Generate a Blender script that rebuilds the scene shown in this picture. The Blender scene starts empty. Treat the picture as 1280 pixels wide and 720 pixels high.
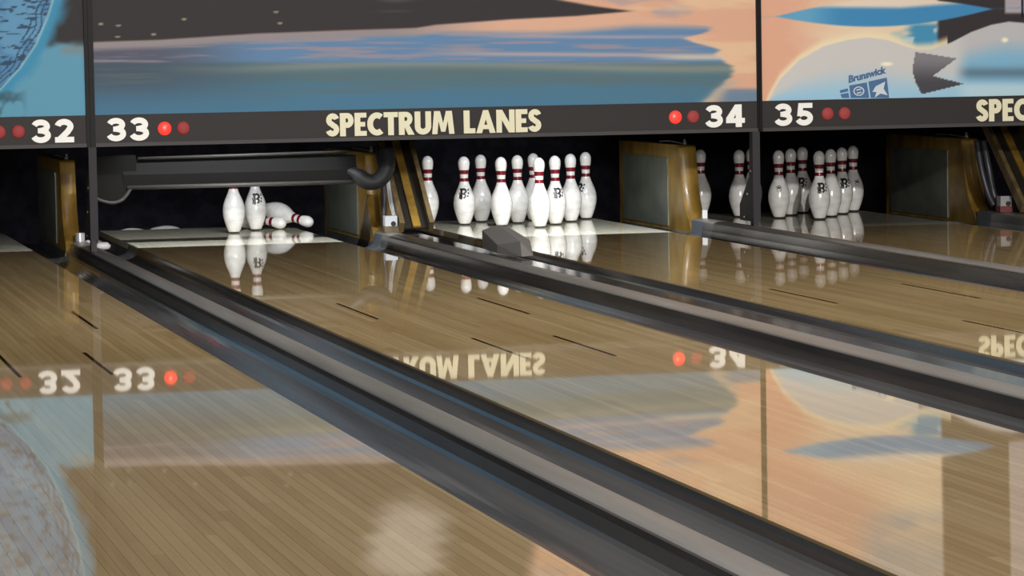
import bpy, bmesh, math, random
import numpy as np
from mathutils import Vector, Matrix
random.seed(7)
C = bpy.context.scene.collection
SC = bpy.context.scene

# ------------------------------------------------------------------ helpers
def lin(c):
    c = np.asarray(c, float) / 255.0
    return np.where(c <= 0.04045, c / 12.92, ((c + 0.055) / 1.055) ** 2.4)

def col(r, g, b):
    l = lin((r, g, b)); return (float(l[0]), float(l[1]), float(l[2]), 1.0)

def mat(name, c, rough=.5, metal=0.0, spec=.5, emit=None, estr=0.0, noise=None, bump=0.0, coat=0.0):
    m = bpy.data.materials.new(name); m.use_nodes = True
    nt = m.node_tree; b = nt.nodes['Principled BSDF']
    b.inputs['Base Color'].default_value = c
    b.inputs['Roughness'].default_value = rough
    b.inputs['Metallic'].default_value = metal
    b.inputs['Specular IOR Level'].default_value = spec
    b.inputs['Coat Weight'].default_value = coat
    b.inputs['Coat Roughness'].default_value = .12
    if emit:
        b.inputs['Emission Color'].default_value = emit; b.inputs['Emission Strength'].default_value = estr
    if noise:      # (colour2, scale xyz, detail, lo, hi)
        c2, sc, det, lo, hi = noise
        tc = nt.nodes.new('ShaderNodeTexCoord'); mp = nt.nodes.new('ShaderNodeMapping')
        mp.inputs['Scale'].default_value = sc
        nz = nt.nodes.new('ShaderNodeTexNoise'); nz.inputs['Scale'].default_value = 1.0; nz.inputs['Detail'].default_value = det
        mr = nt.nodes.new('ShaderNodeMapRange'); mr.inputs['From Min'].default_value = lo; mr.inputs['From Max'].default_value = hi
        mx = nt.nodes.new('ShaderNodeMix'); mx.data_type = 'RGBA'
        mx.inputs[6].default_value = c; mx.inputs[7].default_value = c2
        L = nt.links.new
        L(tc.outputs['Object'], mp.inputs['Vector']); L(mp.outputs['Vector'], nz.inputs['Vector'])
        L(nz.outputs['Fac'], mr.inputs['Value']); L(mr.outputs['Result'], mx.inputs[0]); L(mx.outputs[2], b.inputs['Base Color'])
        if bump:
            bp = nt.nodes.new('ShaderNodeBump'); bp.inputs['Strength'].default_value = bump; bp.inputs['Distance'].default_value = .002
            L(nz.outputs['Fac'], bp.inputs['Height']); L(bp.outputs['Normal'], b.inputs['Normal'])
    return m

def link(name, me, parent=None, smooth=False):
    o = bpy.data.objects.new(name, me); C.objects.link(o)
    if parent: o.parent = parent
    if smooth and me:
        for p in me.polygons: p.use_smooth = True
    return o

def finish(name, bm, mats, parent=None, smooth=False, bevel=0.0, seg=2, origin=None):
    if bevel:
        bmesh.ops.bevel(bm, geom=[e for e in bm.edges if len(e.link_faces) == 2 and e.calc_face_angle(0) > .5], offset=bevel, segments=seg, affect='EDGES', profile=.5)
    if origin: bmesh.ops.translate(bm, verts=bm.verts, vec=-Vector(origin))
    bmesh.ops.recalc_face_normals(bm, faces=bm.faces)
    me = bpy.data.meshes.new(name); bm.to_mesh(me); bm.free()
    for m in (mats if isinstance(mats, (list, tuple)) else [mats]): me.materials.append(m)
    o = link(name, me, parent, smooth)
    if origin: o.location = origin
    return o

def tag(o, label=None, cat=None, group=None, kind=None):
    if label: o['label'] = label
    if cat: o['category'] = cat
    if group: o['group'] = group
    if kind: o['kind'] = kind
    return o

def thing(name, label, cat, loc=(0, 0, 0), group=None):
    o = link(name, None); o.location = loc
    return tag(o, label, cat, group)

def box(bm, x0, x1, y0, y1, z0, z1, mi=0):
    v = [bm.verts.new(p) for p in ((x0,y0,z0),(x1,y0,z0),(x1,y1,z0),(x0,y1,z0),(x0,y0,z1),(x1,y0,z1),(x1,y1,z1),(x0,y1,z1))]
    for f in ((0,3,2,1),(4,5,6,7),(0,1,5,4),(1,2,6,5),(2,3,7,6),(3,0,4,7)):
        bm.faces.new([v[i] for i in f]).material_index = mi
    return v

def prism_x(bm, prof, x0, x1):           # closed (y,z) outline run along x
    a = [bm.verts.new((x0, y, z)) for y, z in prof]; b = [bm.verts.new((x1, y, z)) for y, z in prof]
    n = len(prof); bm.faces.new(a); bm.faces.new(b[::-1])
    for i in range(n): bm.faces.new((a[i], b[i], b[(i+1) % n], a[(i+1) % n]))

def prism_y(bm, prof, y0, y1, closed=True):   # (x,z) outline run along y
    a = [bm.verts.new((x, y0, z)) for x, z in prof]; b = [bm.verts.new((x, y1, z)) for x, z in prof]
    n = len(prof)
    if closed: bm.faces.new(a); bm.faces.new(b[::-1])
    for i in range(n if closed else n-1): bm.faces.new((a[i], b[i], b[(i+1) % n], a[(i+1) % n]))

def tube(bm, pts, r, n=10, caps=True):
    pts = [Vector(p) for p in pts]; rings = []
    up = Vector((.13, .2, .97))
    for i, p in enumerate(pts):
        t = (pts[min(i+1, len(pts)-1)] - pts[max(i-1, 0)]).normalized()
        a = t.cross(up)
        if a.length < .05: a = t.cross(Vector((1, 0, 0)))
        a.normalize(); b = t.cross(a)
        rr = r[i] if isinstance(r, (list, tuple)) else r
        rings.append([bm.verts.new(p + rr*(math.cos(k*2*math.pi/n)*a + math.sin(k*2*math.pi/n)*b)) for k in range(n)])
    for i in range(len(rings)-1):
        for k in range(n): bm.faces.new((rings[i][k], rings[i][(k+1) % n], rings[i+1][(k+1) % n], rings[i+1][k]))
    if caps: bm.faces.new(rings[0][::-1]); bm.faces.new(rings[-1])

def smooth_pts(pts, n=8):
    pts = [Vector(p) for p in pts]; out = []
    for i in range(len(pts)-1):
        p0 = pts[max(i-1, 0)]; p1 = pts[i]; p2 = pts[i+1]; p3 = pts[min(i+2, len(pts)-1)]
        for k in range(n):
            t = k/n
            out.append(.5*((2*p1)+(p2-p0)*t+(2*p0-5*p1+4*p2-p3)*t*t+(3*p1-p0-3*p2+p3)*t**3))
    out.append(pts[-1]); return out

def cyl(bm, c, axis, r, h, n=16):
    c = Vector(c); ax = Vector(axis).normalized(); tube(bm, [c, c+ax*h], r, n)

# ------------------------------------------------------------------ glyphs (unit height strokes)
def arc(cx, cy, rx, ry, a0, a1, n=16):
    return [(cx+rx*math.cos(math.radians(a0+(a1-a0)*i/n)), cy+ry*math.sin(math.radians(a0+(a1-a0)*i/n))) for i in range(n+1)]
def R(x0, y0, x1, y1): return ('poly', [(x0, y0), (x1, y0), (x1, y1), (x0, y1)])
def PL(*p): return ('poly', list(p))
def ST(pts, w): return ('stroke', pts, w)
GL = {
 'S': (.56, [ST(arc(.285,.705,.165,.175,15,250)+arc(.265,.295,.175,.175,70,-165), .235)]),
 'P': (.60, [R(0,0,.25,1), ST([(.2,.885),(.32,.885)]+arc(.32,.68,.155,.205,90,-90)+[(.2,.475)], .235)]),
 'E': (.52, [R(0,0,.25,1), R(0,.79,.52,1), R(0,.4,.46,.6), R(0,0,.52,.21)]),
 'C': (.68, [ST(arc(.42,.5,.3,.375,52,308,24), .25)]),
 'T': (.62, [R(.185,0,.435,1), R(0,.78,.62,1)]),
 'R': (.66, [R(0,0,.25,1), ST([(.2,.885),(.32,.885)]+arc(.32,.69,.165,.195,90,-90)+[(.2,.495)], .225), PL((.2,.45),(.44,.45),(.68,0),(.4,0))]),
 'U': (.72, [ST([(.125,1),(.125,.35)]+arc(.36,.35,.235,.23,180,360)+[(.595,.35),(.595,1)], .25)]),
 'M': (.98, [PL((0,0),(.23,0),(.33,1),(.1,1)), PL((.75,0),(.98,0),(.88,1),(.65,1)), PL((.18,1),(.36,1),(.58,.1),(.4,.1)), PL((.62,1),(.8,1),(.58,.1),(.4,.1))]),
 'L': (.50, [R(0,0,.26,1), R(0,0,.5,.22)]),
 'A': (.84, [PL((0,0),(.25,0),(.53,1),(.31,1)), PL((.59,0),(.84,0),(.53,1),(.31,1)), R(.2,.17,.64,.36)]),
 'N': (.80, [R(0,0,.24,1), R(.56,0,.8,1), PL((0,1),(.26,1),(.8,0),(.54,0))]),
 '2': (.86, [ST(arc(.43,.68,.27,.195,170,-25)+[(.58,.46),(.2,.1)], .25), R(.04,0,.84,.235)]),
 '3': (.86, [ST(arc(.42,.70,.27,.175,165,-90), .24), ST(arc(.42,.32,.30,.20,90,-165), .24), R(.3,.41,.5,.63)]),
 '4': (.88, [R(.46,0,.74,1), R(.02,.18,.88,.40), PL((.02,.40),(.02,.3),(.3,.3),(.56,.72),(.56,1),(.44,1))]),
 '5': (.86, [R(.16,.78,.8,1), PL((.10,.42),(.34,.42),(.38,.9),(.15,.9)), ST(arc(.41,.335,.29,.215,140,-162), .245)]),
}
def glyph_polys(ch):
    w, items = GL[ch]; out = []
    for it in items:
        if it[0] == 'poly': out.append(it[1])
        else: out += stroke_quads(it[1], it[2])
    return w, out
def stroke_quads(pts, w):
    P = [Vector(p) for p in pts]; L = []; Rr = []
    Q = [P[0]]
    for p in P[1:]:
        if (p-Q[-1]).length > 1e-4: Q.append(p)
    for i, p in enumerate(Q):
        t = (Q[min(i+1, len(Q)-1)]-Q[max(i-1, 0)]).normalized(); n = Vector((-t.y, t.x))
        L.append(p+n*w/2); Rr.append(p-n*w/2)
    return [[tuple(L[i]), tuple(Rr[i]), tuple(Rr[i+1]), tuple(L[i+1])] for i in range(len(Q)-1)]
def text_mesh(bm, s, x, z, h, y, depth, gap=.05, space=.36, width=None):
    ws = [GL[c][0] if c != ' ' else space for c in s]
    tot = sum(ws)+gap*(len(s)-1); sx = h if width is None else width/tot
    cx = 0
    for c, w in zip(s, ws):
        if c != ' ':
            for k, poly in enumerate(glyph_polys(c)[1]):
                f = [bm.verts.new((x+(cx+px)*sx, y-depth-.00004*k, z+py*h)) for px, py in poly]
                if sum(poly[i][0]*poly[(i+1) % len(poly)][1]-poly[(i+1) % len(poly)][0]*poly[i][1] for i in range(len(poly))) < 0: f.reverse()
                b = [bm.verts.new((v.co.x, y, v.co.z)) for v in f]
                n = len(f); bm.faces.new(f)
                for i in range(n): bm.faces.new((f[i], b[i], b[(i+1) % n], f[(i+1) % n]))
        cx += w+gap

# ------------------------------------------------------------------ materials
def lane_material():
    m = bpy.data.materials.new('lacquered_boards'); m.use_nodes = True
    nt = m.node_tree; b = nt.nodes['Principled BSDF']; L = nt.links.new; N = nt.nodes.new
    tc = N('ShaderNodeTexCoord'); sp = N('ShaderNodeSeparateXYZ'); L(tc.outputs['Object'], sp.inputs[0])
    def math_(op, a, bb=None):
        n = N('ShaderNodeMath'); n.operation = op
        for i, v in enumerate((a, bb)):
            if v is None: continue
            if isinstance(v, (int, float)): n.inputs[i].default_value = v
            else: L(v, n.inputs[i])
        return n.outputs[0]
    bx = math_('DIVIDE', sp.outputs['X'], .02703)
    idx = math_('FLOOR', bx); fr = math_('FRACT', bx)
    wn = N('ShaderNodeTexWhiteNoise'); wn.noise_dimensions = '2D'
    # boards come in lengths: shift each board, cut every 2.4 m
    w1 = N('ShaderNodeTexWhiteNoise'); w1.noise_dimensions = '1D'; L(idx, w1.inputs['W'])
    yl = math_('FLOOR', math_('ADD', math_('DIVIDE', sp.outputs['Y'], 2.4), math_('MULTIPLY', w1.outputs['Value'], 7.0)))
    cb = N('ShaderNodeCombineXYZ'); L(idx, cb.inputs[0]); L(yl, cb.inputs[1]); L(cb.outputs[0], wn.inputs['Vector'])
    mp = N('ShaderNodeMapping'); mp.inputs['Scale'].default_value = (60, 1.3, 1); L(tc.outputs['Object'], mp.inputs['Vector'])
    nz = N('ShaderNodeTexNoise'); nz.inputs['Scale'].default_value = 1; nz.inputs['Detail'].default_value = 4; L(mp.outputs[0], nz.inputs['Vector'])
    mp2 = N('ShaderNodeMapping'); mp2.inputs['Scale'].default_value = (1.5, .5, 1); L(tc.outputs['Object'], mp2.inputs['Vector'])
    nz2 = N('ShaderNodeTexNoise'); nz2.inputs['Scale'].default_value = 1; nz2.inputs['Detail'].default_value = 3; L(mp2.outputs[0], nz2.inputs['Vector'])
    tot = math_('ADD', math_('ADD', math_('MULTIPLY', wn.outputs['Value'], .36), math_('MULTIPLY', nz.outputs['Fac'], .5)), math_('MULTIPLY', nz2.outputs['Fac'], .3))
    rp = N('ShaderNodeValToRGB'); L(tot, rp.inputs[0])
    e = rp.color_ramp.elements
    e[0].position = .18; e[0].color = LANE_DARK; e[1].position = .98; e[1].color = LANE_LIGHT
    # seams
    d = math_('ABSOLUTE', math_('SUBTRACT', fr, .5)); sm = math_('GREATER_THAN', d, .46)
    mx = N('ShaderNodeMix'); mx.data_type = 'RGBA'; L(math_('MULTIPLY', sm, .4), mx.inputs[0]); L(rp.outputs[0], mx.inputs[6]); mx.inputs[7].default_value = col(96, 76, 48)
    L(mx.outputs[2], b.inputs['Base Color'])
    b.inputs['Roughness'].default_value = .022
    b.inputs['IOR'].default_value = 1.5
    # lacquer is not dead flat: shallow waves across the boards
    mp3 = N('ShaderNodeMapping'); mp3.inputs['Scale'].default_value = (9, 2.2, 1); L(tc.outputs['Object'], mp3.inputs['Vector'])
    nz3 = N('ShaderNodeTexNoise'); nz3.inputs['Scale'].default_value = 1; nz3.inputs['Detail'].default_value = 2; L(mp3.outputs[0], nz3.inputs['Vector'])
    bp = N('ShaderNodeBump'); bp.inputs['Strength'].default_value = .05; bp.inputs['Distance'].default_value = .0008
    L(nz3.outputs['Fac'], bp.inputs['Height']); L(bp.outputs[0], b.inputs['Normal'])
    return m
LANE_DARK = col(164, 136, 92); LANE_LIGHT = col(208, 184, 140)
M_lane = lane_material()
M_mark = mat('dark_dowel', col(52, 36, 18), .03)
M_deck = mat('pin_deck_lacquer', col(222, 218, 198), .05, noise=(col(204, 198, 176), (40, 1.5, 1), 3, .35, .65))
M_gut = mat('gutter_plastic', col(78, 77, 77), .17, noise=(col(54, 53, 54), (14, .7, 14), 5, .35, .65), bump=.06)
M_cap = mat('grey_capping', col(116, 112, 108), .35, noise=(col(92, 88, 83), (16, .9, 6), 4, .3, .7))
M_capdark = mat('worn_capping_board', col(84, 80, 78), .12, noise=(col(58, 56, 56), (16, 1.6, 6), 5, .35, .65), bump=.12)
M_floor = mat('under_floor', col(34, 32, 32), .8)
M_black = mat('black_paint', col(24, 23, 27), .6)
M_curtain = mat('pit_curtain', col(34, 33, 40), .9, spec=.1, noise=(col(24, 23, 29), (14, 14, 14), 5, .4, .6))
M_pin = mat('pin_white', col(232, 230, 226), .18, noise=(col(214, 212, 208), (22, 22, 30), 4, .45, .7), coat=.4)
M_red = mat('pin_red', col(112, 18, 34), .25)
M_base = mat('pin_base_black', col(20, 18, 18), .5)
M_logo = mat('pin_mark_black', col(24, 24, 28), .4)
M_strip = mat('sign_fascia', col(51, 48, 48), .5, spec=.12)
M_lip = mat('fascia_lip', col(66, 63, 63), .5, spec=.2)
M_frame = mat('panel_frame', col(13, 12, 13), .5, spec=.15)
M_white = mat('number_white', col(240, 238, 232), .45)
M_cream = mat('letter_cream', col(222, 216, 184), .45)
M_lampoff = mat('lamp_unlit', col(158, 66, 66), .6, spec=.2)
M_lampon = mat('lamp_lit', col(225, 40, 35), .3, emit=(1.0, .045, .03, 1), estr=1.1)
M_post = mat('post_steel', col(52, 50, 53), .55, spec=.15)
M_screw = mat('screw_zinc', col(200, 200, 200), .3, metal=.6)
M_gold = mat('gold_kickback', col(158, 126, 50), .38, noise=(col(112, 84, 34), (9, 9, 5), 5, .35, .65), coat=.2)
M_plate = mat('wear_plate', col(106, 110, 98), .35, noise=(col(86, 91, 82), (5, 5, 8), 5, .35, .65))
M_rail = mat('worn_wood_rail', col(112, 94, 60), .5, noise=(col(82, 66, 40), (20, 20, 6), 4, .35, .65))
M_liftdark = mat('lift_track_dark', col(40, 36, 30), .6, spec=.2)
M_sweep = mat('sweep_black', col(15, 14, 13), .6, spec=.12)
M_sweepedge = mat('sweep_edge_metal', col(58, 56, 53), .5, spec=.3)
M_hose = mat('rubber_hose', col(46, 46, 52), .4)
M_cable = mat('pale_cable', col(190, 194, 200), .4)
M_whitebox = mat('white_plastic', col(222, 222, 222), .4)
M_redbox = mat('red_plastic', col(104, 44, 44), .5)
M_greybox = mat('grey_plastic', col(150, 148, 146), .5)
M_grey = mat('grey_moulding', col(124, 120, 118), .7)
M_bluegrey = mat('gutter_end_blue_grey', col(70, 76, 84), .4)
M_house = mat('lamp_housing', col(40, 40, 42), .6)

# ------------------------------------------------------------------ dimensions (metres; lane 34's head spot is the origin)
LW = 1.054
LANES = {32: -3.342, 33: -1.758, 34: -.012, 35: 1.591}
EDGE = {k: (x-LW/2, x+LW/2) for k, x in LANES.items()}
YF = -18.29; YD = -.86; YE = 1.03
MY = -1.42                                   # plane of the masking panels
DIV = (-5.967, -2.571, .825, 4.221)          # panel joints

# ------------------------------------------------------------------ setting
bm = bmesh.new(); box(bm, -7, 6.5, -19.4, 2.3, -.2, -.13); tag(finish('floor', bm, M_floor), kind='structure')
bm = bmesh.new(); box(bm, -7, 6.5, 2.1, 2.2, -.13, 2.2); tag(finish('wall_back', bm, M_curtain), kind='structure')
bm = bmesh.new(); box(bm, -7, -6.9, -1.38, 2.1, -.13, 2.2); tag(finish('wall_left', bm, M_black), kind='structure')
bm = bmesh.new(); box(bm, 6.4, 6.5, -1.38, 2.1, -.13, 2.2); tag(finish('wall_right', bm, M_black), kind='structure')
bm = bmesh.new(); box(bm, -7, 6.5, -1.38, 2.2, 2.0, 2.1); tag(finish('ceiling', bm, M_black), kind='structure')

# ------------------------------------------------------------------ lanes
LANE_LABEL = {32: 'polished wooden bowling lane at the far left, ending under the number 32',
              33: 'polished wooden bowling lane with two standing pins, ending under the number 33',
              34: 'polished wooden bowling lane with the brightly lit full rack, ending under the number 34',
              35: 'polished wooden bowling lane with the dimly lit full rack, ending under the number 35'}
for k, xc in LANES.items():
    t = thing('bowling_lane', LANE_LABEL[k], 'bowling lane', (xc, YF, 0), 'side by side bowling lanes')
    bm = bmesh.new(); h = LW/2
    box(bm, -h, h, 0, YD-YF, -.12, 0)
    for dx, y0, y1 in ((-.275, -6.11, -5.24), (.29, -6.11, -5.2), (-.135, -7.92, -7.08), (.142, -7.95, -7.1)):
        box(bm, dx-.0065, dx+.0065, y0-YF, y1-YF, 0, .0004, 1)
    finish('lane_boards', bm, [M_lane, M_mark], t)
    bm = bmesh.new(); box(bm, -h, h, YD-YF, YE-YF, -.12, 0); finish('pin_deck', bm, M_deck, t)

# ------------------------------------------------------------------ gutters and cappings
def gutter(x0, x1, hl, hr, label, fx1=None, tip=False):
    """trough between x0 and x1; hl / hr heights of the two lips"""
    w = x1-x0
    def prof(depth):
        pts = [(x0, hl), (x0+.004, -.02)]
        for i in range(1, 14):
            a = math.pi*i/14; pts.append((x0+w/2-(w/2-.006)*math.cos(a), -.02-(depth-.02)*math.sin(a)**.75))
        return pts+[(x1-.004, min(hr-.012, -.005)), (x1, hr)]
    t = thing('gutter', label, 'gutter', (0, 0, 0), 'ball gutters beside the lanes')
    bm = bmesh.new()
    top = prof(.064); bot = [(x, max(z-.012, -.128)) for x, z in top]
    prism_y(bm, top+bot[::-1], YF, -.45)
    o = finish('trough', bm, M_gut, t, smooth=False)
    if tip:
        seg = [(x, z+.003) for x, z in top if x > x0+w*.45]; low = [(x, z-.002) for x, z in seg]
        bm = bmesh.new(); prism_y(bm, seg+low[::-1], -.66, -.449); o = finish('end_liner', bm, M_bluegrey, t); o['label'] = 'blue grey end liner'
    bm = bmesh.new(); x1 = fx1 or x1
    pr = [(x0, -.03), (x0+.01, -.085), (x1-.01, -.085), (x1, -.03), (x1, -.128), (x0, -.128)]
    prism_y(bm, pr, -.45, YE); finish('flat_gutter', bm, M_capdark, t)
    return t
def capping(x0, x1, h, label, strip=None, y1=-.43):
    t = thing('division_capping', label, 'capping', (0, 0, 0), 'cappings between gutters')
    s0, s1 = strip or (x0, x1)
    def rounded(a, b, zb, zt):
        n = 9; return [(a, zb)]+[((a+b)/2-(b-a)/2*math.cos(math.pi*i/n), zt-.012+.012*math.sin(math.pi*i/n)) for i in range(n+1)]+[(b, zb)]
    bm = bmesh.new(); prism_y(bm, rounded(s0, s1, -.128, h), YF, y1); finish('moulding', bm, M_cap, t)
    if strip:
        bm = bmesh.new(); prism_y(bm, [(s1, -.128), (s1, h-.034), (s1+.009, h-.034), (s1+.010, h-.010), (x1-.01, h-.012), (x1, h-.022), (x1, -.128)], YF, y1); finish('capping_board', bm, M_capdark, t)
    return t
e = EDGE
G = .004
gutter(e[32][1]+G, -2.584, -.006, .008, 'dark glossy gutter on the right side of the far left lane, below the number 32', -2.615)
capping(-2.582, -2.492, .02, 'narrow grey capping strip between the lanes numbered 32 and 33')
gutter(-2.490, e[33][0]-G, .008, -.006, 'dark gutter on the left side of the lane with two standing pins')
gutter(e[33][1]+G, -.997, -.006, .016, 'dark gutter on the right side of the lane with two standing pins', tip=True)
capping(-.995, -.772, .03, 'wide grey capping carrying the faceted grey block between lanes 33 and 34', strip=(-.995, -.885))
gutter(-.770, e[34][0]-G, .008, -.006, 'dark gutter on the left side of the lane with the brightly lit rack')
gutter(e[34][1]+G, .733, -.006, .036, 'dark gutter on the right side of the lane with the brightly lit rack', tip=True)
capping(.735, .832, .05, 'grey capping strip under the right steel post between lanes 34 and 35')
gutter(.834, e[35][0]-G, .008, -.006, 'dark gutter on the left side of the dimly lit lane numbered 35')
gutter(e[35][1]+G, 2.351, -.006, .036, 'dark gutter at the right edge of the dimly lit lane numbered 35', tip=True)
capping(2.353, 2.45, .05, 'grey capping strip at the far right edge beyond lane 35')

# ------------------------------------------------------------------ kickbacks (side partitions)
KP = [(1.1, -.128), (1.1, .435)]+[(p.y, p.z) for p in smooth_pts([(0, -.165, .435), (0, -.188, .427), (0, -.2, .405), (0, -.222, .31), (0, -.248, .21), (0, -.285, .13), (0, -.335, .065), (0, -.40, .012), (0, -.42, -.008)], 4)]+[(-.42, -.128)]
def kickback(x0, x1, label, plate=True, bolts=True, back=0.0):
    t = thing('kickback_panel', label, 'partition', (x0, 0, 0), 'kickback partitions')
    bm = bmesh.new(); prism_x(bm, [(y+(back if y < 1 else 0), z) for y, z in KP], 0, x1-x0)
    pn = finish('panel', bm, M_gold, t, bevel=.006)
    for p in pn.data.polygons: p.use_smooth = abs(p.normal.x) < .2 and p.normal.y < -.05
    if plate:
        bm = bmesh.new(); box(bm, -.006, -.0002, .03, 1.0, -.012, .362); o = finish('wear_plate', bm, M_plate, t, bevel=.0015)
        o['label'] = 'grey green wear plate'
    if bolts:
        bm = bmesh.new(); cyl(bm, ((x1-x0)*.55, -.13, .432), (0, 0, 1), .011, .022, 12); cyl(bm, ((x1-x0)*.55, -.13, .452), (0, 0, 1), .006, .014, 12)
        tube(bm, smooth_pts([((x1-x0)*.5, -.12, .44), ((x1-x0)*.2, .05, .452), ((x1-x0)*.3, .3, .446)]), .004, 8)
        o = finish('bolt_and_cable', bm, M_screw, t, smooth=True); o['label'] = 'shiny bolt with thin cable'
    return t
kickback(-2.611, -2.532, 'narrow gold edged kickback partition below the number 32')
kickback(-.995, -.905, 'gold kickback partition right of the fallen pins, behind the sweep bracket')
kickback(-.862, -.772, 'dark kickback partition behind the slanted ball lift, left of the bright rack', plate=False, bolts=False, back=.33)
kickback(.735, .83, 'golden kickback partition with square grey plate right of the bright rack')
kickback(2.353, 2.448, 'brown kickback partition with grey plate right of the dim rack')

# ------------------------------------------------------------------ pins
INCH = .0254
PROF = [(0, 1.0), (0.02, 1.06), (.75, 1.414), (1.5, 1.70), (2.25, 1.953), (3.375, 2.255), (4.5, 2.383), (5.0, 2.37), (5.875, 2.281), (6.6, 2.08), (7.25, 1.852), (8.0, 1.5), (8.625, 1.236), (9.375, .983), (10, .8985), (10.875, .935), (11.75, 1.047), (12.625, 1.203), (13.1, 1.262), (13.5, 1.2735), (13.9, 1.235), (14.3, 1.09), (14.6, .90), (14.85, .60), (14.96, .33), (15.0, .001)]
PZ = np.array([p[0] for p in PROF])*INCH; PR = np.array([p[1] for p in PROF])*INCH
def prad(z): return float(np.interp(z, PZ, PR))
def pin_body_mesh():
    zs = sorted(set(list(np.linspace(.28, 14.2, 70)) + [.28, 9.5, 10.25, 11.1, 12.0] + [14.3, 14.45, 14.6, 14.72, 14.82, 14.9, 14.95, 14.98, 15.0]))
    # smooth the control profile a little
    fine = np.linspace(0, 15, 601)*INCH; rr = np.interp(fine, PZ, PR)
    ker = np.ones(25)/25; sm = np.convolve(np.pad(rr, 12, mode='edge'), ker, 'valid'); keep = fine > 13.9*INCH; sm[keep] = rr[keep]
    bm = bmesh.new(); n = 32; rings = []
    for z in zs:
        zz = z*INCH; r = float(np.interp(zz, fine, sm))
        if z > 13.5: r = 1.2735*INCH*math.sqrt(max(1-((z-13.45)/1.55)**2, 0))
        r = max(r, .0004)
        rings.append([bm.verts.new((r*math.cos(2*math.pi*k/n), r*math.sin(2*math.pi*k/n), zz)) for k in range(n)])
    for i in range(len(rings)-1):
        zm = (zs[i]+zs[i+1])/2; mi = 1 if (9.5 < zm < 10.25 or 11.1 < zm < 12.0) else 0
        for k in range(n):
            f = bm.faces.new((rings[i][k], rings[i][(k+1) % n], rings[i+1][(k+1) % n], rings[i+1][k])); f.material_index = mi; f.smooth = True
    bm.faces.new(rings[0][::-1]); bm.faces.new(rings[-1])
    me = bpy.data.meshes.new('bowling_pin'); bm.to_mesh(me); bm.free()
    me.materials.append(M_pin); me.materials.append(M_red); return me
def pin_base_mesh():
    bm = bmesh.new(); n = 32
    prof = [(.0, .90), (.0, 1.06), (.28, 1.19), (.28, .9)]
    rings = [[bm.verts.new((r*INCH*math.cos(2*math.pi*k/n), r*INCH*math.sin(2*math.pi*k/n), z*INCH)) for k in range(n)] for z, r in prof]
    for i in range(3):
        for k in range(n): bm.faces.new((rings[i][k], rings[i][(k+1) % n], rings[i+1][(k+1) % n], rings[i+1][k]))
    bm.faces.new(rings[0][::-1])
    me = bpy.data.meshes.new('base_ring'); bm.to_mesh(me); bm.free(); me.materials.append(M_base); return me
def pin_logo_mesh(small=False):
    # bold crowned letter-like mark with dots, laid on the curve of the pin; u right, v up, unit about 1.9 in tall
    Q = []
    if not small:
        Q += stroke_quads([(.16, 0), (.2, .2), (.2, .8), (.12, 1.0)], .22)
        Q += stroke_quads(arc(.42, .74, .22, .19, 150, -80, 14), .19)
        Q += stroke_quads(arc(.40, .31, .20, .16, 100, -90, 12), .16)
        Q += stroke_quads([(.0, .62), (.05, .3), (-.02, .05)], .1)
        Q += stroke_quads([(.2, .5), (.46, .52)], .13)
        for cx, cy in ((.86, .86), (.86, .55), (.8, .28)): Q += stroke_quads([(cx-.07, cy), (cx+.08, cy)], .17)
        s = 2.35*INCH
    else:
        for a in (-60, -30, 0, 30, 60): Q += stroke_quads([(.5+.12*math.sin(math.radians(a)), .3), (.5+.45*math.sin(math.radians(a)), .3+.5*math.cos(math.radians(a)))], .09)
        Q += stroke_quads([(.15, .2), (.85, .2)], .12); Q += stroke_quads([(.2, .0), (.8, .0)], .08)
        s = 1.6*INCH
    z0 = 5.7*INCH if not small else 6.1*INCH
    bm = bmesh.new()
    for q in Q:
        # split each quad across so that it follows the curve
        a, b, c, d = [Vector(p) for p in q]
        for i in range(3):
            f0, f1 = i/3, (i+1)/3
            cc = [a.lerp(b, f0), a.lerp(b, f1), d.lerp(c, f1), d.lerp(c, f0)]
            vs = []
            for p in cc:
                z = z0+p.y*s; r = prad(z)+.0009; th = -math.pi/2+(p.x-.45)*s/r
                vs.append(bm.verts.new((r*math.cos(th), r*math.sin(th), z)))
            bm.faces.new(vs)
    me = bpy.data.meshes.new('printed_mark'); bm.to_mesh(me); bm.free(); me.materials.append(M_logo); return me
ME_body, ME_ring, ME_logo, ME_logos = pin_body_mesh(), pin_base_mesh(), pin_logo_mesh(), pin_logo_mesh(True)
def new_pin(loc, label, group, logo=None, small=False, rot=None):
    o = link('bowling_pin', ME_body); o.location = loc
    if rot is not None: o.rotation_mode = 'QUATERNION'; o.rotation_quaternion = rot
    tag(o, label, 'bowling pin', group)
    r = link('base_ring', ME_ring, o); r['label'] = 'black base ring'
    if logo is not None:
        l = link('printed_mark', ME_logos if small else ME_logo, o); l.rotation_euler = (0, 0, math.radians(logo)); l['label'] = 'black printed mark'
    return o
s_ = .3048; r_ = s_*math.sqrt(3)/2
OFF = {1: (0, 0), 2: (-s_/2, r_), 3: (s_/2, r_), 4: (-s_, 2*r_), 5: (0, 2*r_), 6: (s_, 2*r_), 7: (-1.5*s_, 3*r_), 8: (-.5*s_, 3*r_), 9: (.5*s_, 3*r_), 10: (1.5*s_, 3*r_)}
PLACE = {1: 'front point', 2: 'second row left', 3: 'second row right', 4: 'third row left', 5: 'third row middle', 6: 'third row right',
         7: 'back row far left', 8: 'back row second from left', 9: 'back row third from left', 10: 'back row far right'}
LOGO34 = {4: -14, 3: 8, 10: -60}
LOGO35 = {1: 2, 6: 2, 9: -22}
SM35 = {2: -18, 10: 6}
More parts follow.
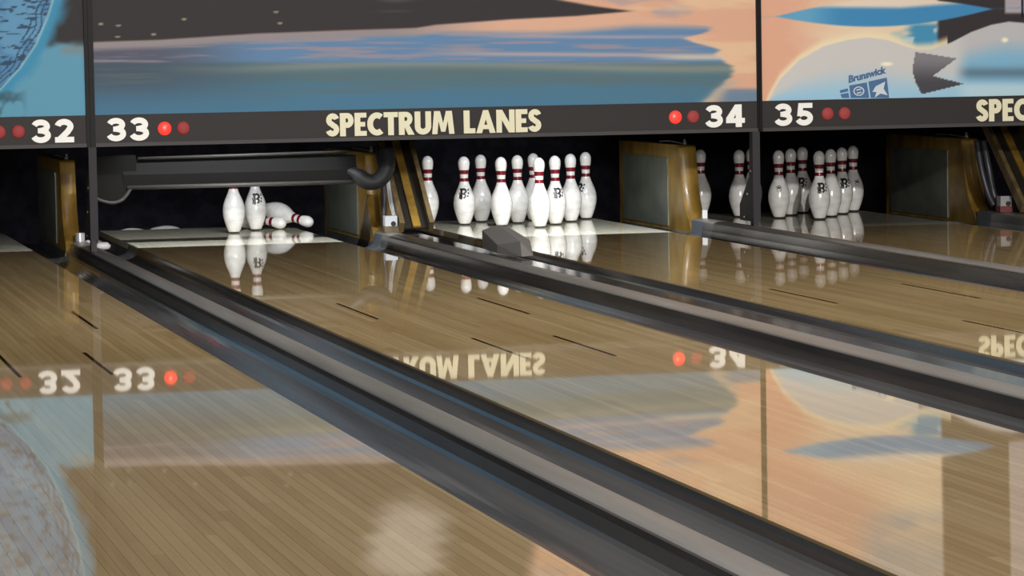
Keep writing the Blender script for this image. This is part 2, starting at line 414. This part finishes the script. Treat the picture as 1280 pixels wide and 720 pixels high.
for k, (dx, dy) in OFF.items():
    new_pin((dx, dy, 0), 'white red-banded bowling pin, %s of the brightly lit rack' % PLACE[k], 'rack of ten lit pins on lane 34', LOGO34.get(k))
for k, (dx, dy) in OFF.items():
    lg = LOGO35.get(k, SM35.get(k))
    new_pin((1.591+dx, dy, 0), 'greyish red-banded bowling pin, %s of the dim rack' % PLACE[k], 'rack of ten dim pins on lane 35', lg, k in SM35)
new_pin((-1.623, .35, 0), 'white bowling pin standing in front, its head hidden by the dark sweep bar', 'pins left on lane 33')
new_pin((-1.469, .584, 0), 'white bowling pin with black mark standing beside the fallen pins', 'pins left on lane 33', 4)
def lay(base, tip):
    d = (Vector(tip)-Vector(base)).normalized(); return Vector((0, 0, 1)).rotation_difference(d)
pb, pt = (-1.385, .84, .106), (-1.155, .53, .0305)
new_pin(pb, 'fallen bowling pin with its head pointing right and its belly propped up', 'pins left on lane 33', rot=lay(pb, pt))
pb, pt = (-1.567, .87, .0765), (-1.300, .60, .0295)
new_pin(pb, 'fallen bowling pin lying behind the marked pin, only its banded head showing', 'pins left on lane 33', rot=lay(pb, pt))
pb, pt = (-1.985, 1.18, -.0420), (-2.36, 1.16, -.0890)
new_pin(pb, 'fallen bowling pin down in the pit at the left, only its side peeking up', 'pins left on lane 33', rot=lay(pb, pt))
pb, pt = (-1.97, 1.36, -.0420), (-1.60, 1.34, -.0890)
new_pin(pb, 'fallen bowling pin down in the pit, deeper behind the other peeking pin', 'pins left on lane 33', rot=lay(pb, pt))
bm = bmesh.new(); box(bm, -3.9, 2.35, 1.102, 2.098, -.1298, -.119); tag(finish('pit_carpet', bm, M_curtain), 'black carpeted pit floor behind the pin decks', 'pit floor')

# ------------------------------------------------------------------ sweep over lane 33
t = thing('pin_sweep', 'lowered black sweep bar hiding the pin heads below the number 33', 'sweep bar', (-1.7, -.5, .36))
bm = bmesh.new(); prism_x(bm, [(-.03, -.058), (-.035, .0), (-.015, .075), (.03, .075), (.03, -.058)], -.62, .60); finish('sweep_board', bm, M_sweep, t, bevel=.004)
bm = bmesh.new(); tube(bm, [(-.54, -.03, .082), (.56, -.03, .092)], .0085, 10); finish('top_rail', bm, M_sweepedge, t, smooth=True)
bm = bmesh.new(); tube(bm, [(-.60, -.036, -.066), (.58, -.036, -.066)], .011, 10); finish('bottom_rail', bm, M_sweepedge, t, smooth=True)
bm = bmesh.new(); prism_y(bm, [(-.80, .10), (-.80, -.07), (-.775, -.11), (-.73, -.138), (-.675, -.148), (-.63, -.135), (-.60, -.105), (-.575, -.06), (-.55, -.055), (-.55, .10)], -.03, .05)
o = finish('sweep_arm', bm, M_sweep, t, bevel=.012, seg=3)
bm = bmesh.new(); tube(bm, smooth_pts([(-.80, -.034, -.07), (-.775, -.036, -.106), (-.73, -.037, -.13), (-.675, -.037, -.141), (-.63, -.037, -.128), (-.60, -.036, -.098), (-.58, -.036, -.066)]), .009, 8)
finish('arm_edge_rail', bm, M_sweepedge, t, smooth=True)
bm = bmesh.new()
tube(bm, smooth_pts([(.52, .02, .0), (.585, -.03, -.02), (.645, -.04, -.062), (.70, -.04, -.066), (.745, -.04, -.03), (.765, -.03, .03), (.765, 0, .10)]), [.042*min(1, .15+i/14) for i in range(48)]+[.034], 14)
finish('sweep_arm', bm, M_black, t, smooth=True)

# ------------------------------------------------------------------ ball lifts, hoses, devices
def ball_lift(x0, x1, label, yb=-.66, yt=-.07, z0=.052):
    t = thing('ball_lift_track', label, 'ball lift', ((x0+x1)/2, yb, 0), 'slanted ball lift tracks')
    w = (x1-x0)/2; dy = yt-yb; z1 = .62
    dyy = dy*(z1-z0)/.46
    def slab(xa, xb, off, th):
        b = bmesh.new()
        nrm = Vector((0, -(z1-z0), dyy)).normalized()
        vs = []
        for z, y in ((z0, 0), (z1, dyy)):
            for o in (off, off-th):
                for x in (xa, xb): vs.append(b.verts.new(Vector((x, y, z))+nrm*o))
        f = ((0,1,3,2),(4,6,7,5),(0,4,5,1),(2,3,7,6),(0,2,6,4),(1,5,7,3))
        for q in f: b.faces.new([vs[i] for i in q])
        return b
    for x in (-w, w-.024): finish('side_rail', slab(x, x+.024, .035, .06), M_rail, t, bevel=.003)
    finish('back_board', slab(-w+.024, w-.024, 0, .012), M_liftdark, t)
    o = finish('runner_strip', slab(-.018, .022, .012, .0118), M_gold, t, bevel=.002); o['label'] = 'worn yellow runner strip'
    return t
ball_lift(-.902, -.722, 'slanted ball lift with worn wooden rails left of the bright rack')
ball_lift(2.41, 2.62, 'slanted ball lift with brown rails at the right edge of the picture', -.95, -.35, .074)

def hose(name, label, cat, strands, m):
    bm = bmesh.new()
    for pts, r in strands: tube(bm, smooth_pts(pts), r, 10)
    return tag(finish(name, bm, m, smooth=True, origin=strands[0][0][-1]), label, cat)
hose('rubber_hose', 'black rubber hose hanging behind the slanted ball lift', 'hose', [([(-.955, -.34, .47), (-.945, -.43, .30), (-.945, -.47, .16), (-.955, -.50, .035)], .014)], M_hose)
hose('cable_bundle', 'bundle of thin pale cables beside the slanted ball lift rail', 'cable', [([(-.915, -.36, .40), (-.912, -.44, .25), (-.912, -.555, .115)], .004), ([(-.909, -.36, .42), (-.906, -.46, .22), (-.907, -.565, .115)], .004), ([(-.922, -.38, .38), (-.92, -.47, .2), (-.918, -.56, .115)], .0035)], M_cable)
hose('rubber_hose', 'thick black hose pair in front of the brown partition at the right edge', 'hose', [([(2.345, -.56, .43), (2.36, -.6, .28), (2.385, -.60, .15), (2.405, -.625, .075)], .018), ([(2.315, -.54, .43), (2.325, -.58, .28), (2.35, -.61, .15), (2.375, -.635, .08)], .018)], M_hose)
def device(loc, label, m1, m2):
    t = thing('sensor_box', label, 'sensor box', loc)
    bm = bmesh.new(); box(bm, -.032, .032, -.03, .03, .032, .085); finish('housing', bm, m1, t, bevel=.005)
    bm = bmesh.new(); box(bm, -.036, .036, -.034, .034, 0, .032); finish('foot_block', bm, m2, t, bevel=.004)
    bm = bmesh.new(); cyl(bm, (.01, -.03, .045), (0, -1, 0), .013, .008, 14); finish('lens', bm, M_black, t)
    return t
device((-.94, -.60, .03), 'small pale sensor box at the foot of the left ball lift', M_cable, M_rail)
device((2.402, -.72, .05), 'small grey and red sensor box at the foot of the right ball lift', M_greybox, M_redbox)
# pale card and cups on the cappings
bm = bmesh.new(); box(bm, -.013, .013, -.006, .006, 0, .045); o = finish('reflector_tag', bm, M_whitebox, bevel=.002); o.location = (.79, -.50, .049); tag(o, 'small white upright reflector tag at the foot of the golden partition', 'tag')
bm = bmesh.new(); cyl(bm, (0, 0, 0), (0, 0, 1), .024, .045, 20); o = finish('metal_canister', bm, M_screw, smooth=False, bevel=.004); o.location = (-2.54, -.46, .02); tag(o, 'small shiny metal cylinder behind the left steel post', 'canister')
bm = bmesh.new(); tube(bm, [(-.035, 0, .016), (-.02, 0, .02), (.02, 0, .02), (.035, 0, .014)], [.012, .019, .019, .010], 14); o = finish('white_knob', bm, M_whitebox, smooth=True); o.location = (-2.483, -1.02, .004); tag(o, 'small white knob on the capping right of the left steel post', 'knob')

# grey faceted block of unknown use on the capping
V = [(-.862, -2.79, .0), (-.815, -3.09, .0), (-.745, -3.02, .0), (-.705, -2.80, .0), (-.715, -2.36, .0), (-.835, -2.34, .0),
     (-.862, -2.79, .048), (-.81, -3.04, .078), (-.715, -2.82, .07), (-.72, -2.40, .118), (-.765, -2.36, .128), (-.835, -2.34, .10), (-.79, -2.6, .122)]
bm = bmesh.new()
for x, y, z in V: bm.verts.new((x+.79, y+2.7, z))
bmesh.ops.convex_hull(bm, input=bm.verts)
bmesh.ops.dissolve_limit(bm, angle_limit=.06, verts=bm.verts, edges=bm.edges)
o = finish('grey_faceted_block', bm, M_grey); o.location = (-.782, -2.7, .03); o.scale = (1, 1, .86)
tag(o, 'dull grey faceted block sitting on the capping in front of the bright rack', 'grey block')

# ------------------------------------------------------------------ posts
def post(x, label):
    t = thing('steel_post', label, 'post', (x, MY, 0), 'steel posts below the masking joints')
    bm = bmesh.new(); zc = .018 if x < 0 else .047; zb = .072
    box(bm, -.013, .019, -.012, .0, zb, .545)
    prism_x(bm, [(-.0119, zb), (.235, zb), (.235, zb+.08), (.06, .30), (.04, .545), (-.0119, .545)], -.0195, -.0131)
    finish('angle_plate', bm, M_post, t)
    bm = bmesh.new(); box(bm, -.017, .010, -.008, .05, zc, zb); finish('foot_block', bm, M_black, t)
    for z, y in ((.09, .15), (.21, .09), (.33, .03)):
        bm = bmesh.new(); cyl(bm, (-.0190, y, z), (-1, 0, 0), .0055, .004, 10); finish('screw', bm, M_screw, t)
    return t
post(-2.566, 'dark grey steel post between the numbers 32 and 33')
post(.803, 'dark grey steel post in front of the dim rack between 34 and 35')

# ------------------------------------------------------------------ masking panels
H = np.array([[249.446, -6.787, 754.991], [-3.516, -248.483, 300.303], [.012, -.004, 1.0]])   # panel metres -> artwork units
def sst(a, b, x): t = np.clip((x-a)/(b-a), 0, 1); return t*t*(3-2*t)
def mixc(c1, c2, t): return c1*(1-t[..., None])+np.asarray(c2, float)*t[..., None]
_rng = np.random.RandomState(3)
_tab = _rng.rand(64, 64)
def vnoise(x, y):
    xi = np.floor(x).astype(int); yi = np.floor(y).astype(int); fx = x-xi; fy = y-yi
    fx = fx*fx*(3-2*fx); fy = fy*fy*(3-2*fy)
    g = lambda i, j: _tab[(xi+i) % 64, (yi+j) % 64]
    return (g(0,0)*(1-fx)+g(1,0)*fx)*(1-fy)+(g(0,1)*(1-fx)+g(1,1)*fx)*fy
def fb(x, y): return (vnoise(x, y)+.5*vnoise(2*x+7, 2*y+3)+.25*vnoise(4*x+1, 4*y+9))/1.75
def I(a, pts): return np.interp(a, [p[0] for p in pts], [p[1] for p in pts])

def art_sea(a, b):           # dusk sea: black bank, blue streaks, peach sky
    n = fb(a*.008+b*.01, b*.14); n2 = fb(a*.012+30, b*.3)
    c = np.zeros(a.shape+(3,))+np.array([74., 118., 146.])
    c = mixc(c, (84, 112, 122), sst(128, 92, b+n*26-10))
    c = mixc(c, (70, 82, 98), sst(420, 150, a)*sst(145, 90, b)*.8)
    c = mixc(c, (98, 108, 110), sst(.45, .75, n2)*.45*sst(140, 100, b))
    c = mixc(c, (134, 142, 136), np.exp(-((b-(84-.004*(a-400)+4*np.sin(a*.009)))/5.5)**2)*.75*sst(180, 420, a))
    st = sst(82, 74, b)*sst(150, 330, a)
    c = mixc(c, (98, 133, 172), st*.95)
    c = mixc(c, (92, 92, 108), sst(82, 74, b)*sst(360, 140, a)*.85)
    c = mixc(c, (150, 140, 152), sst(82, 74, b)*sst(.48, .72, n2)*.85)
    c = mixc(c, (176, 160, 160), np.exp(-((b-68-.006*(a-700))/2.6)**2)*sst(480, 640, a)*.9)
    c = mixc(c, (158, 155, 172), np.exp(-((b-46)/2.2)**2)*sst(560, 660, a)*.8)
    top = I(a, [(110, 53), (200, 50), (320, 42), (430, 38), (520, 35), (545, 31), (640, 24), (720, 20), (790, 14), (1000, 14)])
    d = b-top
    band = sst(14+12*sst(520, 700, a), 5+8*sst(520, 700, a), d)
    bc = mixc(np.zeros(a.shape+(3,))+np.array([146., 138., 142.]), (214, 170, 146), sst(470, 640, a))
    c = c*(1-band[..., None])+bc*band[..., None]
    # right hand end: streaks stop, peach sky
    E = I(b, [(20, 800), (28, 850), (34, 888), (42, 878), (48, 852), (54, 868), (62, 897), (68, 894), (72, 900), (84, 918), (95, 915), (108, 900), (122, 884), (145, 880)])
    sky = np.zeros(a.shape+(3,))+np.array([214., 166., 140.])
    sky = mixc(sky, (160, 152, 160), sst(.52, .72, fb(a*.018+9, b*.07))*.75*sst(905, 860, a))
    sky = mixc(sky, (226, 198, 160), sst(.5, .7, fb(a*.011+40, b*.05+5))*.6)
    right = sst(-5, 6, a-E+(n-.5)*14)
    c = c*(1-right[..., None])+sky*right[..., None]
    c = mixc(c, (206, 196, 176), np.exp(-((b-(72+.0*(a-800)))/3.0)**2)*sst(790, 860, a)*sst(912, 895, a)*.8)
    c = mixc(c, (104, 128, 152), sst(104, 116, b+(n-.5)*18)*sst(880, 915, a)*.95)
    c = mixc(c, (176, 168, 156), np.exp(-((a-905+(b-110)*1.2)/9)**2)*sst(96, 104, b)*.7)
    up = sst(2, -2, d)
    c = c*(1-up[..., None])+sky*up[..., None]
    bank_r = I(b, [(-200, 640), (-120, 645), (-60, 660), (0, 700), (8, 745), (14, 790)])
    dark = sst(1.5, -1.5, d)*sst(2, -2, (a-bank_r)/6.)
    c = mixc(c, (56, 52, 54), dark)
    # pale glow painted into the bank's colour, for the lanes to mirror
    c = mixc(c, (196, 190, 184), sst(1.0, .35, np.hypot((a-492)/70., (b+70)/82.)+(n-.5)*.5)*.85)
    for px, py in ((126, 30), (148, 32), (230, 24), (147, 46), (192, 43), (345, 15), (350, 29)):
        c = mixc(c, (170, 160, 138), sst(1.1, .5, np.hypot((a-px)/4.2, (b-py)/1.5))*.8)
    return c

PINTOP = [(955, 140), (962, 123), (975, 100), (1000, 75), (1030, 58), (1060, 50), (1085, 47), (1110, 50), (1130, 57), (1147, 63), (1165, 62), (1190, 53), (1215, 40), (1240, 31), (1262, 27), (1285, 29), (1320, 40), (1350, 66), (1365, 100), (1372, 140)]
def inside(a, b, poly):
    r = np.zeros(a.shape, bool); n = len(poly)
    for i in range(n):
        x1, y1 = poly[i]; x2, y2 = poly[(i+1) % n]
        if y1 == y2: continue
        cnd = ((y1 > b) != (y2 > b)) & (a < (x2-x1)*(b-y1)/(y2-y1)+x1); r ^= cnd
    return r.astype(float)
def art_pin(a, b):            # flying disc over a giant white pin at sunset
    n = fb(a*.03, b*.06)
    c = np.zeros(a.shape+(3,))+np.array([218., 166., 140.])
    c = mixc(c, (226, 206, 176), sst(975, 1075, a+(n-.5)*50)*.9)
    c = mixc(c, (214, 168, 146), sst(10, -40, b)*sst(1150, 1050, a))
    c = mixc(c, (132, 152, 176), sst(.4, .7, fb(a*.012+3, b*.03))*sst(-50, -90, b)*sst(1050, 1110, a)*.8)
    c = mixc(c, (176, 168, 166), sst(1060, 1130, a)*sst(-70, -110, b)*.7)
    # blue stem below the disc
    stem = sst(1118, 1145, a+(n-.5)*50)*sst(1196, 1190, a-(b-25)*.55)*sst(26, 34, b)
    c = mixc(c, (70, 140, 178), stem*sst(.25, .5, n+.12)); c = mixc(c, (190, 205, 205), stem*sst(.6, .72, fb(a*.05, b*.09))*.8)
    dk = np.maximum(sst(1170, 1176, a-(b-25)*.55*(b > 25))*sst(1260, 1256, a), sst(1170, 1176, a)*sst(8, 20, b))
    c = mixc(c, (56, 51, 53), dk)
    c = mixc(c, (168, 160, 166), sst(1256, 1260, a)*sst(18, 14, b))
    c = mixc(c, (30, 30, 40), (np.abs(a-1279) < 1.6)*sst(24, 20, b)*1.0)
    dx = (a-1106)/137.; cy = 16-.035*(a-1106)
    hb = 17*np.clip(1-dx*dx, 0, 1)**1.1
    disc = sst(1.2, -1.2, np.abs(b-cy)-hb)
    dc = mixc(np.zeros(a.shape+(3,))+np.array([66., 134., 182.]), (222, 206, 190), sst(1, -6, b-cy+3+6*np.abs(dx-.15)))
    dc = mixc(dc, (120, 176, 204), sst(.35, .75, -dx)*.6)
    c = c*(1-disc[..., None])+dc*disc[..., None]
    top = I(a, PINTOP); d = b-top
    c = mixc(c, (232, 216, 182), sst(-13, -2, d)*(a < 1185)*.9)
    t = np.clip(d/np.maximum(126-top, 5), 0, 1)
    pc = mixc(np.zeros(a.shape+(3,))+np.array([198., 196., 194.]), (150, 192, 216), sst(.35, .95, t))
    hd = sst(1190, 1215, a)
    hc = mixc(np.zeros(a.shape+(3,))+np.array([186., 184., 186.]), (126, 176, 204), sst(.15, .5, t)); hc = mixc(hc, (92, 116, 134), np.exp(-((b-91)/7.)**2)*.85); hc = mixc(hc, (176, 204, 216), sst(98, 110, b))
    pc = pc*(1-hd[..., None])+hc*hd[..., None]
    pc = mixc(pc, (240, 232, 204), sst(1, .3, np.hypot((a-1109)/11., (b-80)/3.5)))
    pc = mixc(pc, (240, 232, 204), sst(1, .3, np.hypot((a-1257)/6., (b-50)/4.5)))
    pin = sst(-1, 1, d)*(a < 1375)
    c = c*(1-pin[..., None])+pc*pin[..., None]
    jag = inside(a, b, [(1145, 65), (1165, 68), (1197, 73), (1167, 95), (1206, 105), (1153, 118), (1146, 105), (1141, 88)])
    jc = mixc(np.zeros(a.shape+(3,))+np.array([126., 124., 130.]), (72, 70, 76), sst(70, 108, b))
    c = c*(1-jag[..., None])+jc*jag[..., None]
    far = sst(1385, 1430, a)
    c = mixc(c, (84, 124, 160), far*sst(60, 100, b+(n-.5)*40)); return c

def art_sail(a, b):           # great blue rigged dome at the left
    n = fb(a*.05, b*.05)
    c = np.zeros(a.shape+(3,))+np.array([96., 152., 178.])
    c = mixc(c, (56, 52, 54), sst(62, 50, b+(n-.5)*10)*sst(52, 66, a-(b-30)*-.1))
    c = mixc(c, (128, 134, 132), np.exp(-((b-62)/6.)**2)*sst(70, 84, a)*.7)
    edge = I(b, [(-220, 60), (-150, 78), (-80, 84), (-40, 78), (0, 66), (25, 58), (55, 45), (85, 25), (112, 0), (140, -35)])
    d = a-edge
    gl = sst(26+(n-.5)*26, 6, d)
    c = mixc(c, (66, 140, 176), gl*(d > 0))
    c = mixc(c, (58, 92, 106), sst(.5, .7, fb(a*.06+4, b*.05))*sst(38, 14, a)*sst(100, 122, b)*.9)
    ins = sst(1, -1, d)
    ic = mixc(np.zeros(a.shape+(3,))+np.array([98., 148., 184.]), (82, 128, 168), sst(.4, .65, n))
    rig = np.maximum((np.abs((d+9+3*np.sin(b*.13)) % 7-3) < 1.0)*(d > -20), sst(.60, .66, fb(a*.09+b*.05, b*.35)))
    ic = mixc(ic, (44, 62, 84), rig*.8)
    c = c*(1-ins[..., None])+ic*ins[..., None]
    c = mixc(c, (150, 192, 204), np.exp(-((d)/1.8)**2)*.8)
    return c

def art_board(x0, x1, fn, parent):
    xs = np.linspace(x0, x1, int((x1-x0)/.0065)+1)
    zs = np.concatenate([np.arange(.685, 1.30, .0055), np.linspace(1.30, 1.95, 44)])
    X, Z = np.meshgrid(xs, zs)
    q = np.stack([X, Z, np.ones_like(X)], -1) @ H.T
    colr = np.clip(fn(q[..., 0]/q[..., 2], q[..., 1]/q[..., 2]), 0, 255)
    nx, nz = len(xs), len(zs)
    idx = np.arange(nx*nz).reshape(nz, nx)
    quads = np.stack([idx[:-1, :-1], idx[:-1, 1:], idx[1:, 1:], idx[1:, :-1]], -1).reshape(-1, 4)
    P = np.stack([X, np.full_like(X, MY), Z], -1).reshape(-1, 3)
    back = [(x0, MY+.02, .685), (x1, MY+.02, .685), (x1, MY+.02, 1.95), (x0, MY+.02, 1.95)]
    nb = len(P); c4 = [idx[0, 0], idx[0, -1], idx[-1, -1], idx[-1, 0]]
    faces = quads.tolist()+[[nb+3, nb+2, nb+1, nb], list(map(int, idx[0][::-1]))+[nb, nb+1], list(map(int, idx[-1]))+[nb+2, nb+3],
             list(map(int, idx[:, 0]))+[nb+3, nb], list(map(int, idx[::-1, -1]))+[nb+1, nb+2]]
    me = bpy.data.meshes.new('painted_board'); me.from_pydata(P.tolist()+back, [], faces); me.update()
    ca = me.color_attributes.new('artwork', 'FLOAT_COLOR', 'POINT')
    L = lin(colr).reshape(-1, 3); L = np.concatenate([L, np.zeros((4, 3))+.01]); L = np.concatenate([L, np.ones((len(L), 1))], 1)
    ca.data.foreach_set('color', L.astype(np.float32).ravel())
    me.materials.append(M_art)
    o = link('painted_board', me, parent); o.location = -Vector(parent.location); return o
M_art = mat('painted_artwork', (1, 1, 1, 1), .55, spec=.1)
nt = M_art.node_tree; at = nt.nodes.new('ShaderNodeAttribute'); at.attribute_name = 'artwork'; nt.links.new(at.outputs['Color'], nt.nodes['Principled BSDF'].inputs['Base Color'])

def masking(i, nl, nr, lit, fn, label):
    x0, x1 = DIV[i]+(.0225 if i == 1 else .0132), DIV[i+1]-(.0225 if i == 0 else .0132)
    t = thing('masking_panel', label, 'masking panel', ((x0+x1)/2, MY, .53), 'masking panels over the lanes')
    ox, oy, oz = t.location
    def fin(name, bm, m, **k):
        o = finish(name, bm, m, t, **k); o.location = (-ox, -oy, -oz); return o
    art_board(x0, x1, fn, t)
    bm = bmesh.new(); box(bm, x0, x1, MY-.006, MY+.03, .548, .685); fin('sign_fascia', bm, M_strip)
    bm = bmesh.new(); box(bm, x0, x1, MY-.016, MY+.03, .530, .548); fin('fascia_lip', bm, M_lip, bevel=.003)
    bm = bmesh.new(); text_mesh(bm, 'SPECTRUM', DIV[i]+1.162, .5545, .1145, MY-.006, .004, gap=.035, width=.647); text_mesh(bm, 'LANES', DIV[i]+1.857, .5545, .1145, MY-.006, .004, gap=.04, width=.397)
    fin('lettering', bm, M_cream)
    for s, x in ((nl, DIV[i]+.074), (nr, DIV[i+1]-.292)):
        if not s: continue
        bm = bmesh.new(); text_mesh(bm, s, x, .5555, .1145, MY-.006, .004, gap=.11, width=.212); fin('lane_number', bm, M_white)
    for j, x in enumerate((DIV[i]+.361, DIV[i]+.452, DIV[i+1]-.444, DIV[i+1]-.351)):
        bm = bmesh.new(); bmesh.ops.create_uvsphere(bm, u_segments=20, v_segments=10, radius=.033)
        for v in bm.verts: v.co = (v.co.x+x, v.co.y*.45+MY-.006, v.co.z+.6125)
        o = fin('indicator_lamp', bm, M_lampon if lit[j] else M_lampoff, smooth=True); o['label'] = 'glowing red lamp' if lit[j] else 'unlit dull red lamp'
    return t
masking(0, None, '32', (0, 0, 0, 0), art_sail, 'masking panel numbered 32 painted with a blue rigged dome, at the left edge')
p33 = masking(1, '33', '34', (1, 0, 1, 0), art_sea, 'wide masking panel numbered 33 and 34 painted with a dusk sea, two lamps lit')
p35 = masking(2, '35', None, (0, 0, 0, 0), art_pin, 'masking panel numbered 35 painted with a giant white pin')

# maker's print on the giant painted pin
Hi = np.linalg.inv(H)
def art2w(a, b): q = Hi @ np.array([a, b, 1.0]); return q[0]/q[2], q[1]/q[2]
M_print = mat('print_blue', col(58, 98, 142), .5); M_printw = mat('print_pale', col(196, 206, 214), .5)
bm = bmesh.new(); bw = bmesh.new()
def flat(b, pts, y, mi=0):
    vs = [art2w(*p) for p in pts]
    f = [b.verts.new((x, y-.001, z)) for x, z in vs]; g = [b.verts.new((x, y, z)) for x, z in vs]; n = len(f)
    b.faces.new(f).material_index = mi
    for i in range(n): b.faces.new((f[i], g[i], g[(i+1) % n], f[(i+1) % n])).material_index = mi
flat(bm, [(1062, 107), (1084, 103), (1087, 122.5), (1064, 122.5)], MY); flat(bm, [(1086, 102), (1109, 97), (1112, 122.5), (1089, 122.5)], MY)
flat(bm, [(1050, 113), (1060, 110.5), (1061, 114), (1051, 116.5)], MY); flat(bm, [(1051, 118), (1061, 116), (1062, 122.5), (1053, 122.5)], MY)
for p in ([(1095, 108), (1107, 102), (1105, 111), (1110, 119), (1101, 117), (1094, 122), (1096, 115), (1091, 115)],): flat(bm, p, MY-.001, 1)
for k in range(10):
    a0, a1 = math.radians(36*k), math.radians(36*(k+1))
    flat(bm, [(1074+7*math.cos(a0), 114+6*math.sin(a0)), (1074+7*math.cos(a1), 114+6*math.sin(a1)), (1074+5.6*math.cos(a1), 114+4.8*math.sin(a1)), (1074+5.6*math.cos(a0), 114+4.8*math.sin(a0))], MY-.001, 1)
flat(bm, [(1071, 112), (1077, 110.6), (1077, 112), (1071, 113.5)], MY-.001, 1); flat(bm, [(1071.5, 116), (1077.5, 114.6), (1077.5, 116), (1071.5, 117.5)], MY-.001, 1)
o = finish('printed_badge', bm, [M_print, M_printw], p35); o.location = -Vector(p35.location)
bw.free()
def word(s, p, size, ang, name, parent):
    cu = bpy.data.curves.new(name, 'FONT'); cu.body = s; cu.size = size; cu.shear = .25; cu.offset = size*.05; cu.extrude = .0006; cu.resolution_u = 3
    tmp = bpy.data.objects.new('tmp', cu); C.objects.link(tmp)
    dg = bpy.context.evaluated_depsgraph_get(); me = bpy.data.meshes.new_from_object(tmp.evaluated_get(dg)); bpy.data.objects.remove(tmp); bpy.data.curves.remove(cu)
    w = max(v.co.x for v in me.vertices)
    x, z = art2w(*p)
    Mx = Matrix.Translation((x, MY-.0006, z)) @ Matrix.Rotation(math.radians(ang), 4, 'Y') @ Matrix.Rotation(math.pi/2, 4, 'X')
    me.transform(Mx); me.materials.clear(); me.materials.append(M_print); me.name = name
    o = link(name, me, parent); return w
ob = word('Brunswick', (1061, 103.5), .048, -13, 'badge_wordmark', o)

# frames between the panels
for i, x, w, lb in ((1, DIV[1], .022, 'black joint frame between the blue dome and dusk sea panels'), (2, DIV[2], .0125, 'thin black joint frame between the dusk sea and giant pin panels')):
    t = thing('panel_joint', lb, 'frame', (x, MY, .53), 'joint frames between masking panels')
    xa, xb = (x-w+.0, x+w) if i == 1 else (x-w, x+w)
    bm = bmesh.new(); box(bm, xa-x, xb-x, -.014, .03, 0, 1.43); finish('joint_strip', bm, M_frame, t)
    bm = bmesh.new(); box(bm, -.0035, .0035, -.020, -.0142, 0, 1.43); finish('joint_bead', bm, M_frame, t)

# ------------------------------------------------------------------ pin lights (behind the masking)
def pin_light(k, power, colr):
    x = LANES[k]
    t = thing('pin_light', 'pin deck light hidden behind the masking over lane %d' % k, 'lamp', (x, -1.25, .62), 'pin deck lights')
    bm = bmesh.new(); box(bm, -.53, .53, -.12, .213, -.070, -.063); box(bm, -.53, .53, -.12, -.113, -.063, .70); box(bm, -.53, .53, -.12, .1, .70, .707)
    finish('trough_shade', bm, M_house, t)
    for xa in (-.537, .531):
        bm = bmesh.new(); box(bm, xa, xa+.006, -.12, 2.3, -.070, .70); finish('added_spill_baffle', bm, M_house, t)  # added unseen plates, keep lamp spill off the neighbouring racks
    for sx in (-.4, .4):
        bm = bmesh.new(); cyl(bm, (sx, -.02, .705), (0, 0, 1), .008, .675, 10); finish('hanger_rod', bm, M_house, t)
    ld = bpy.data.lights.new('pin_lamp', 'AREA'); ld.shape = 'RECTANGLE'; ld.size = .95; ld.size_y = .03; ld.energy = power; ld.color = colr
    lo = bpy.data.objects.new('pin_lamp', ld); C.objects.link(lo); lo.parent = t; lo.location = (0, 0, .58)
    d = Vector((0, .12, -1)).normalized(); lo.rotation_mode = 'QUATERNION'; lo.rotation_quaternion = d.to_track_quat('-Z', 'Y')
for k, pw in ((33, 50), (34, 60), (32, 8)): pin_light(k, pw, (.93, .97, 1.0))

# ------------------------------------------------------------------ room light
def spot(name, loc, aim, energy, ang, blend, rad, colr=(1, .975, .95)):
    ld = bpy.data.lights.new(name, 'SPOT'); ld.energy = energy; ld.spot_size = math.radians(ang); ld.spot_blend = blend; ld.shadow_soft_size = rad; ld.color = colr
    o = bpy.data.objects.new(name, ld); C.objects.link(o); o.location = loc
    o.rotation_mode = 'QUATERNION'; o.rotation_quaternion = (Vector(aim)-Vector(loc)).to_track_quat('-Z', 'Y')
spot('track_spot', (-.6, -19.0, 3.75), (-.6, MY, 1.0), 4700, 30, .5, .12)
def area(name, loc, sx, sy, energy, colr=(1, .95, .86)):
    ld = bpy.data.lights.new(name, 'AREA'); ld.shape = 'RECTANGLE'; ld.size = sx; ld.size_y = sy; ld.energy = energy; ld.color = colr
    o = bpy.data.objects.new(name, ld); C.objects.link(o); o.location = loc
for y, pw in ((-14.5, 70), (-10.5, 80), (-6.0, 150)): area('ceiling_light', (-1, y, 3.4), 6, .6, pw)
area('added_front_fill', (-2, -22, 2.1), 8, .8, 950, (1, .97, .94))  # added low fill from behind the camera, lifts pin heads under the masking
C.objects['added_front_fill'].rotation_euler = (math.radians(90), 0, 0)
w = bpy.data.worlds.new('hall'); SC.world = w; w.use_nodes = True
w.node_tree.nodes['Background'].inputs['Color'].default_value = (.95, .93, .9, 1); w.node_tree.nodes['Background'].inputs['Strength'].default_value = .19

# ------------------------------------------------------------------ camera
cam = bpy.data.cameras.new('camera'); co = bpy.data.objects.new('camera', cam); C.objects.link(co)
cam.sensor_width = 36; cam.lens = 4419.7/1280*36; cam.clip_end = 100; cam.clip_start = .1
yaw, pit, rol = .2209, .0673, -.0177
fw = Vector((math.sin(yaw)*math.cos(pit), math.cos(yaw)*math.cos(pit), -math.sin(pit)))
rt = Vector((math.cos(yaw), -math.sin(yaw), 0)); up = rt.cross(fw)
r2 = math.cos(rol)*rt+math.sin(rol)*up; u2 = -math.sin(rol)*rt+math.cos(rol)*up
mw = Matrix((r2, u2, -fw)).transposed().to_4x4(); mw.translation = (-4.3607, -18.7008, .9676)
co.matrix_world = mw
SC.camera = co
SC.view_settings.view_transform = 'Standard'; SC.view_settings.look = 'None'; SC.view_settings.gamma = 1; SC.view_settings.exposure = 0
SC.view_settings.use_curve_mapping = False
